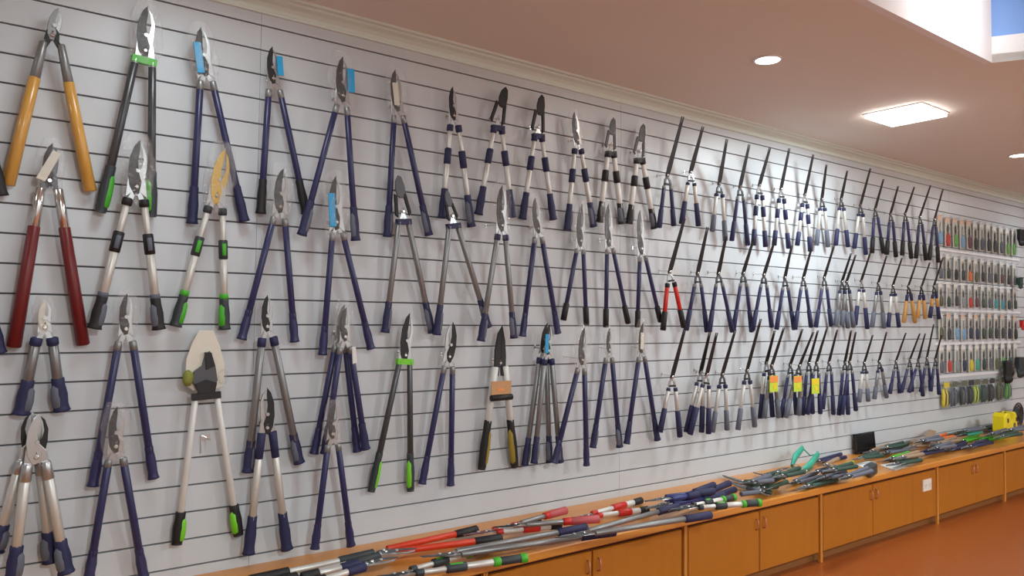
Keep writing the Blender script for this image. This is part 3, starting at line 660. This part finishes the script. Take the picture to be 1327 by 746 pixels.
CN = {'pale_blue': 'pale blue', 'red': 'red', 'leaf_green': 'green', 'maroon': 'maroon', 'slate_grip': 'grey', 'dark_slate': 'dark slate', 'forest': 'dark green', 'black': 'black', 'orange': 'orange', 'olive': 'olive', 'aqua': 'aqua', 'navy_grip': 'navy', 'card_yellow': 'yellow', 'teal': 'teal', 'pale_grip': 'light grey'}
R1 = ['pale_blue', 'red', 'leaf_green', 'pale_blue', 'maroon', 'dark_slate', 'slate_grip', 'dark_slate', 'dark_slate', 'slate_grip', 'leaf_green', 'leaf_green']
R2 = ['slate_grip', 'dark_slate', 'black', 'dark_slate', 'orange', 'olive', 'dark_slate', 'slate_grip', 'dark_slate', 'maroon', 'dark_slate', 'slate_grip']
R3 = ['olive', 'forest', 'dark_slate', 'pale_grip', 'red', 'maroon', 'forest', 'slate_grip', 'aqua', 'aqua', 'dark_slate', 'forest']
R4 = ['olive', 'dark_slate', 'pale_blue', 'pale_blue', 'navy_grip', 'navy_grip', 'forest', 'forest', 'dark_slate', 'dark_slate', 'navy_grip', 'black']
R5 = ['slate_grip', 'red', 'pale_grip', 'navy_grip', 'card_yellow', 'teal', 'dark_slate', 'slate_grip', 'olive', 'leaf_green', 'forest', 'black']
rz = [(2.64, 'uppermost', R1, 1.0), (2.265, 'second', R2, .82), (1.98, 'third', R3, .8), (1.65, 'fourth', R4, .9), (1.315, 'fifth', R5, .92)]
for ri, (z, rn, cl, sc) in enumerate(rz):
    for k, u in enumerate(cols_px):
        Xw = at(u, 400, -.03).x; Xw2 = at(1218, 400, -.03).x
        mt = cl[k]
        hd = ('card_peach' if k < 5 else 'paper') if ri == 0 else ('card_peach' if (ri == 3 and k % 2) else 'paper')
        key = (mt, hd, 'pruner' if (k+ri) % 3 else 'scissors')
        if key not in protos: protos[key] = o = small_tool(mt, hd, key[2])
        else: o = copy_tree(protos[key])
        o.location = (Xw, -.034, z + random.uniform(-.008, .008)); o.scale = (sc, 1, sc); o.rotation_euler = (0, random.uniform(-.04, .04), 0)
        tag(o, 'small %s-handled %s on a card, %s in the %s rack row' % (CN[mt], key[2], ORD[k], rn), key[2] if key[2] == 'scissors' else 'pruner', 'small carded tools at the right')
        pz = o.location.z + .165*sc
        hk = fixn(MB().tube([(Xw, .004, pz-.004), (Xw, -.05, pz-.004), (Xw, -.075, pz+.006)], [.003]*3, 5, hint=V((1, 0, 0))).build('rack_hook', 'chrome'))
        tag(hk, 'wire hook of the %s rack row, %s from the left' % (rn, ORD[k]), 'hook', 'wire hooks of the small tool rack')
    xa, xb = at(1217, 400, -.03).x-.04, at(1321, 400, 0).x
    zr = z-.165*sc-.012
    rl = MB().box((xa, -.012, zr-.012), (xb, -.0005, zr+.012)); tag(fixn(rl.build('price_rail', 'white_paint')), 'white price rail below the %s rack row of small tools' % rn, 'rail')
# lowest row: bigger bags
bagc = [('card_yellow', 1226, .9), ('slate_grip', 1237, 1), ('dark_slate', 1249, 1), ('black', 1258, 1), ('card_lime', 1266, .9), ('forest', 1276, 1), ('black', 1285, 1), ('olive', 1297, 1), ('leaf_green', 1307, 1)]
for k, (mt, u, s2) in enumerate(bagc):
    P0 = at(u, 506, -.04); r = tag(empty('glove_bag', (P0.x, -.03, .97)), 'clear hanging pack with %s contents, %s in the lowest rack row' % ({'card_yellow': 'yellow', 'card_lime': 'lime'}.get(mt, CN.get(mt, 'dark')), ORD[k]), 'pack', 'packs in the lowest rack row')
    for j in range(4):
        xx = -.05+.033*j; fixn(MB().tube([(xx, 0, .06-.02*(j % 2)), (xx*.9, -.006, .0), (xx*1.05, -.004, -.09), (xx, 0, -.13+.02*(j % 2))], [.01, .019, .018, .01], 6).build('finger', mt if j % 2 == 0 else ('dark_slate' if mt != 'dark_slate' else 'slate_grip'), r, True))
    fixn(MB().plate([(-.062, .126), (.062, .126), (.062, .07), (-.062, .07)], -.02, -.017).build('pack_header', mt if k % 3 == 0 else 'olive', r))
    fixn(MB().box((-.066, -.026, -.15), (.066, .02, .128)).build('bag', 'blister_film', r))
    hk = fixn(MB().tube([(P0.x, .004, 1.098), (P0.x, -.06, 1.098)], [.003]*2, 5, hint=V((1, 0, 0))).build('rack_hook', 'chrome')); tag(hk, 'wire hook of the lowest rack row, %s from the left' % ORD[k], 'hook', 'wire hooks of the small tool rack')
# black items at the right edge of the rack
def black_glove(u, v, h, mt, lab, cat='gloves', nm='work_glove'):
    P0 = at(u, v, -.082); r = tag(empty(nm, P0), lab, cat)
    s2 = h
    fixn(MB().plate([(-.3*s2, -.1*s2), (-.32*s2, .5*s2), (.3*s2, .5*s2), (.33*s2, -.1*s2), (.12*s2, -.2*s2), (-.15*s2, -.2*s2)], -.02, .02, .006).build('palm', mt, r))
    for j in range(4): fixn(MB().tube([(s2*(-.25+.16*j), 0, -.1*s2), (s2*(-.26+.17*j), -.01, -.35*s2), (s2*(-.26+.17*j), 0, -.5*s2+.03*s2*abs(j-1.5))], [.085*s2, .08*s2, .05*s2], 7).build('finger', mt, r, True))
    fixn(MB().tube([(.3*s2, 0, .15*s2), (.42*s2, -.01, -.05*s2), (.45*s2, 0, -.2*s2)], [.07*s2, .075*s2, .04*s2], 7).build('thumb', mt, r, True))
    fixn(MB().box((-.32*s2, -.022, .42*s2), (.3*s2, .022, .5*s2)).build('cuff', 'dark_slate', r)); return r
black_glove(1323, 308, .2, 'black', 'black work glove hanging at the right end of the top rack row')
black_glove(1322, 367, .13, 'forest', 'small dark green glove at the right end of the second rack row')
black_glove(1306, 482, .26, 'black', 'large black work glove hanging above the yellow case')
black_glove(1322, 476, .24, 'dark_slate', 'dark grey work glove right of the large black one')
black_glove(1325, 421, .12, 'red', 'small red glove at the right edge of the picture')

# ---------------------------------------------------------------- tools lying on the worktop
BG = 'tools strewn on the worktop'
PLACED.append(tree_of(next(o_ for o_ in COL.objects if o_.name == 'worktop')))
def lay(T, P, L, R, s_, lab, z=.024, tilt=0, op=(), nm='lopper', cat='loppers'): return settle(lambda d_: lopper(T, P, L, R, s_, lab, op, bench=True, zt=z+d_, tilt=tilt, group=BG, name=nm, cat=cat), .01, 12)
lay((462,722),(497,714),(618,686),(650,697),'red_long','red-tubed loppers with black grips lying on the worktop',.025)
lay((540,711),(500,716),(322,752),(334,760),'long_alu','silver pole loppers with dark grips at the left of the worktop',.06, -.01)
lay((515,722),(482,729),(390,748),(398,757),'long_alu_navy','silver-tubed loppers with navy lock lying below the red-tubed pair',.055,-.01)
lay((488,748),(522,743),(636,709),(683,722),'green_tele','silver and green telescopic loppers nearest the camera on the worktop',.03)
lay((600,694),(630,689),(700,676),(727,680),'red_white','red and white telescopic loppers right of the black grips',.02)
lay((640,684),(668,680),(733,661),(776,672),'red_slate','loppers with pinkish red grips lying against the wall',.025)
lay((545,722),(582,718),(760,683),(797,689),'long_grey','long grey loppers with navy grips across the middle of the worktop',.03)
lay((720,698),(757,691),(878,656),(921,667),'long_grey','second long grey loppers with navy grips, further to the right',.03)
lay((738,672),(762,668),(831,648),(840,660),'red_white','red and white loppers behind the second long grey pair',.025)
lay((845,668),(868,660),(945,626),(952,634),'pile_navy','bright navy loppers on top of the pile against the wall',.05)
lay((838,660),(862,653),(925,628),(938,641),'pile_navy','bright navy loppers at the bottom of the pile against the wall',.02)
lay((866,662),(892,657),(952,644),(986,651),'green_tele','small silver and green telescopic loppers at the worktop edge',.025)
lay((836,650),(858,646),(905,640),(925,636),'pile_navy','navy loppers with grey head left of the green telescopic pair',.03)
# teal long-bladed scissors standing in the heap
def stick(r, nm, pts, rad, mt, n=7, flat=.5): return fixn(MB().tube([V(p)-r.location for p in pts], rad, n, flat).build(nm, mt, r, True))
Pz = at(1040, 602, -.25)
r = tag(empty('teal_shears', (Pz.x, Pz.y, Pz.z)), 'teal-handled shears propped up open against the wall', 'shears', BG)
stick(r, 'handle', [at(1026,604,-.2), at(1030,592,-.16), at(1040,580,-.12)], [.018, .034, .024], 'teal')
stick(r, 'handle', [at(1036,612,-.28), at(1050,602,-.24), at(1060,588,-.2)], [.02, .036, .026], 'teal')
stick(r, 'blade', [at(1036,612,-.28), at(1026,609,-.3), at(1018,607,-.3)], [.016, .012, .004], 'chrome')
stick(r, 'blade', [at(1026,602,-.2), at(1034,606,-.28), at(1050,610,-.36)], [.012, .012, .004], 'chrome')
stick(r, 'pivot_bolt', [at(1033,608,-.25), at(1035,607,-.27)], [.01, .01], 'steel', flat=1)
stick(r, 'bow', [at(1040,580,-.12), at(1050,590,-.15), at(1060,588,-.2)], [.006, .006, .006], 'teal', flat=1)
# lime yellow handle
r = tag(empty('pruning_saw', atz(1098, 604, BT+.03)), 'folding saw with lime yellow handle lying near the black stand', 'saw', BG)
stick(r, 'handle', [atz(1086,608,BT+.03), atz(1098,602,BT+.035), atz(1106,599,BT+.03)], [.014, .024, .016], 'card_lime')
stick(r, 'blade', [atz(1086,608,BT+.03), atz(1066,615,BT+.02)], [.014, .006], 'steel', flat=.2)
# black display frame
P0 = at(1123, 583, -.06)
r = tag(empty('display_stand', (P0.x, -.06, BT)), 'black square display stand leaning on the wall above the tools', 'display stand')
w1, h1_ = .16, .175
o = fixn(MB().bevbox((-w1, 0, 0.02), (w1, .018, h1_), .004).build('panel', 'screen_black', r)); o.rotation_euler = (-.1, 0, 0)
f = MB()
for a, b in (((-w1-.006, -.003, .014), (w1+.006, .02, .024)), ((-w1-.006, -.003, h1_-.006), (w1+.006, .02, h1_+.004)), ((-w1-.006, -.003, .02), (-w1+.004, .02, h1_)), ((w1-.004, -.003, .02), (w1+.006, .02, h1_))): f.box(a, b)
o = fixn(f.build('frame', 'black', r)); o.rotation_euler = (-.1, 0, 0)
fixn(MB().box((-.08, -.02, .0005), (.08, .03, .018)).build('foot', 'black', r))
# paper sheets, little boxes
def flat_item(nm, pts, z0, z1, mt, lab, cat):
    ps = [atz(a, b, BT+z1) for a, b in pts]; n = len(ps)
    mb = MB().add([(p.x, p.y, BT+z0) for p in ps]+[(p.x, p.y, BT+z1) for p in ps], [tuple(range(n))[::-1], tuple(range(n, 2*n))]+[(i, (i+1) % n, n+(i+1) % n, n+i) for i in range(n)])
    return tag(fixn(mb.build(nm, mt)), lab, cat, BG)
flat_item('paper_sheet', [(1140,602),(1162,598),(1187,599),(1160,609)], .0008, .004, 'paper', 'white sheet of paper at the worktop edge right of the black stand', 'paper')
flat_item('paper_sheet', [(1108,601),(1122,597),(1136,598),(1120,606)], .0008, .003, 'paper', 'white sheet of paper under the grey box', 'paper')
flat_item('small_box', [(1119,603),(1129,598),(1137,601),(1128,608)], .004, .07, 'dark_slate', 'small dark grey box standing on white paper', 'box')
flat_item('cardboard_piece', [(1198,566),(1204,556),(1213,558),(1212,566)], .1, .105, 'tan', 'brown cardboard piece leaning over the tan pruners', 'cardboard')
# yellow case
P0 = at(1303, 552, -.3)
r = tag(empty('tool_case', (P0.x, -.3, BT)), 'bright yellow plastic case with handle notch on the worktop', 'case')
fixn(MB().plate([(-.15, .0), (-.17, .06), (-.165, .20), (-.12, .235), (-.06, .235), (-.03, .17), (.03, .17), (.06, .235), (.13, .235), (.16, .19), (.165, .05), (.14, 0)], -.06, .06, .015).build('shell', 'yellow', r))
fixn(MB().tube([(-.05, 0, .2), (0, 0, .225), (.05, 0, .2)], [.012, .014, .012], 8).build('carry_handle', 'dark_slate', r, True))
fixn(MB().tube([(.07, -.062, .1), (.07, -.058, .1)], [.03, .03], 12, hint=V((1, 0, 0))).build('emblem', 'olive', r))
for a in (-.1, .12): fixn(MB().box((a-.012, -.066, .14), (a+.012, -.058, .18)).build('latch', 'dark_slate', r))
P0 = at(1316, 541, -.12)
r = tag(empty('hose_reel', (P0.x, -.13, BT)), 'dark brown coiled hose behind the yellow case', 'hose')
for k in range(5):
    rr = .06+.018*k; fixn(MB().tube([(rr*math.cos(t*math.pi/8), -.02+.012*(k % 2), .14+rr*math.sin(t*math.pi/8)) for t in range(17)], [.009]*17, 6).build('coil', 'maroon' if k % 2 else 'dark_slate', r, True))
fixn(MB().tube([(0, -.04, .14), (0, .03, .14)], [.05, .05], 12, hint=V((1, 0, 0))).build('hub', 'black', r, True))
for o_ in [o_ for o_ in COL.objects if o_.parent is None and o_.name.split('.')[0] in ('teal_shears', 'pruning_saw', 'display_stand', 'paper_sheet', 'small_box', 'cardboard_piece', 'tool_case', 'hose_reel')]: PLACED.append(tree_of(o_))
# dark heap
hp = [((935,616),(962,624),(985,630),(1000,624),'short_dark'),((948,626),(972,634),(1000,638),(1008,630),'short_dark'),((975,640),(990,632),(1012,618),(1020,624),'short_dark'),
 ((1000,641),(985,636),(960,640),(968,632),'short_slate'),((975,612),(992,616),(1012,610),(1018,618),'short_dark'),((1022,606),(1008,612),(985,622),(994,626),'short_dark'),
 ((1020,628),(1032,624),(1058,612),(1064,617),'short_slate'),((1034,634),(1048,629),(1076,616),(1084,621),'short_dark'),((1050,614),(1060,611),(1082,604),(1088,609),'short_slate'),
 ((1048,600),(1062,597),(1090,588),(1096,592),'short_navy'),((1090,622),(1100,617),(1124,606),(1130,610),'short_slate'),((1060,604),(1072,602),(1086,594),(1080,608),'short_tan'),
 ((1120,588),(1132,584),(1152,576),(1158,580),'short_tan'),((1138,590),(1150,586),(1172,578),(1178,582),'short_slate'),((1146,598),(1158,593),(1178,586),(1186,589),'short_green'),
 ((1172,582),(1184,578),(1204,572),(1210,576),'short_tan'),((1178,594),(1190,589),(1212,580),(1222,583),'short_navy'),((1166,576),(1176,572),(1196,566),(1200,571),'short_tan'),
 ((1196,574),(1206,570),(1226,562),(1236,565),'short_orange'),((1220,586),(1230,582),(1252,574),(1258,577),'short_navy'),((1222,564),(1234,561),(1250,556),(1256,559),'short_dark'),
 ((1238,576),(1248,571),(1268,563),(1274,567),'short_green'),((1240,566),(1250,563),(1266,556),(1272,560),'short_teal'),((1264,573),(1274,570),(1296,562),(1302,566),'short_green'),
 ((1256,558),(1264,556),(1280,552),(1284,554),'short_tan'),((1276,566),(1286,562),(1304,556),(1312,559),'short_slate'),((1268,556),(1276,554),(1292,550),(1296,553),'short_dark'),
 ((1150,604),(1164,600),(1188,592),(1194,596),'short_dark'),((1300,560),(1310,557),(1326,552),(1332,555),'short_slate'),((1205,584),(1214,580),(1232,573),(1238,577),'short_slate'),
 ((1002,620),(1014,616),(1036,606),(1042,611),'short_dark'),((960,628),(976,624),(998,616),(1002,622),'short_slate'),((1068,612),(1080,608),(1104,600),(1110,604),'short_dark'),
 ((1060,622),(1072,618),(1096,611),(1102,615),'short_slate'),((1106,596),(1116,593),(1138,587),(1144,590),'short_dark'),((1140,582),(1150,579),(1170,573),(1176,576),'short_dark'),
 ((1160,596),(1170,592),(1190,585),(1196,588),'short_tan'),((1186,574),(1196,571),(1216,565),(1222,568),'short_slate'),((1206,578),(1216,574),(1238,567),(1244,570),'short_tan'),
 ((1188,566),(1198,563),(1218,558),(1224,560),'short_dark'),((1240,560),(1250,558),(1268,553),(1274,555),'short_slate'),((1248,582),(1258,578),(1280,570),(1286,573),'short_navy'),
 ((1274,560),(1284,558),(1302,553),(1308,555),'short_teal'),((1290,568),(1300,565),(1318,559),(1324,562),'short_dark')]
ks = {'short_dark': 'dark green', 'short_slate': 'slate grey', 'short_navy': 'navy', 'short_tan': 'tan', 'short_green': 'bright green', 'short_orange': 'orange', 'short_teal': 'teal'}
cnt = {}
order = sorted(range(len(hp)), key=lambda i: hp[i][1][0]); rank = {}
for i in order: k = hp[i][4]; cnt[k] = cnt.get(k, 0)+1; rank[i] = cnt[k]
for i, (T, P, L, R, k) in enumerate(hp):
    n_ = cnt[k]
    lab = '%s-handled hand pruner on the worktop' % ks[k] + (', %s of its colour from the left' % ORD[rank[i]-1] if n_ > 1 else ' before the cartons')
    lay(T, P, L, R, k, lab,   .02, 0, (), 'hand_pruner', 'pruner')
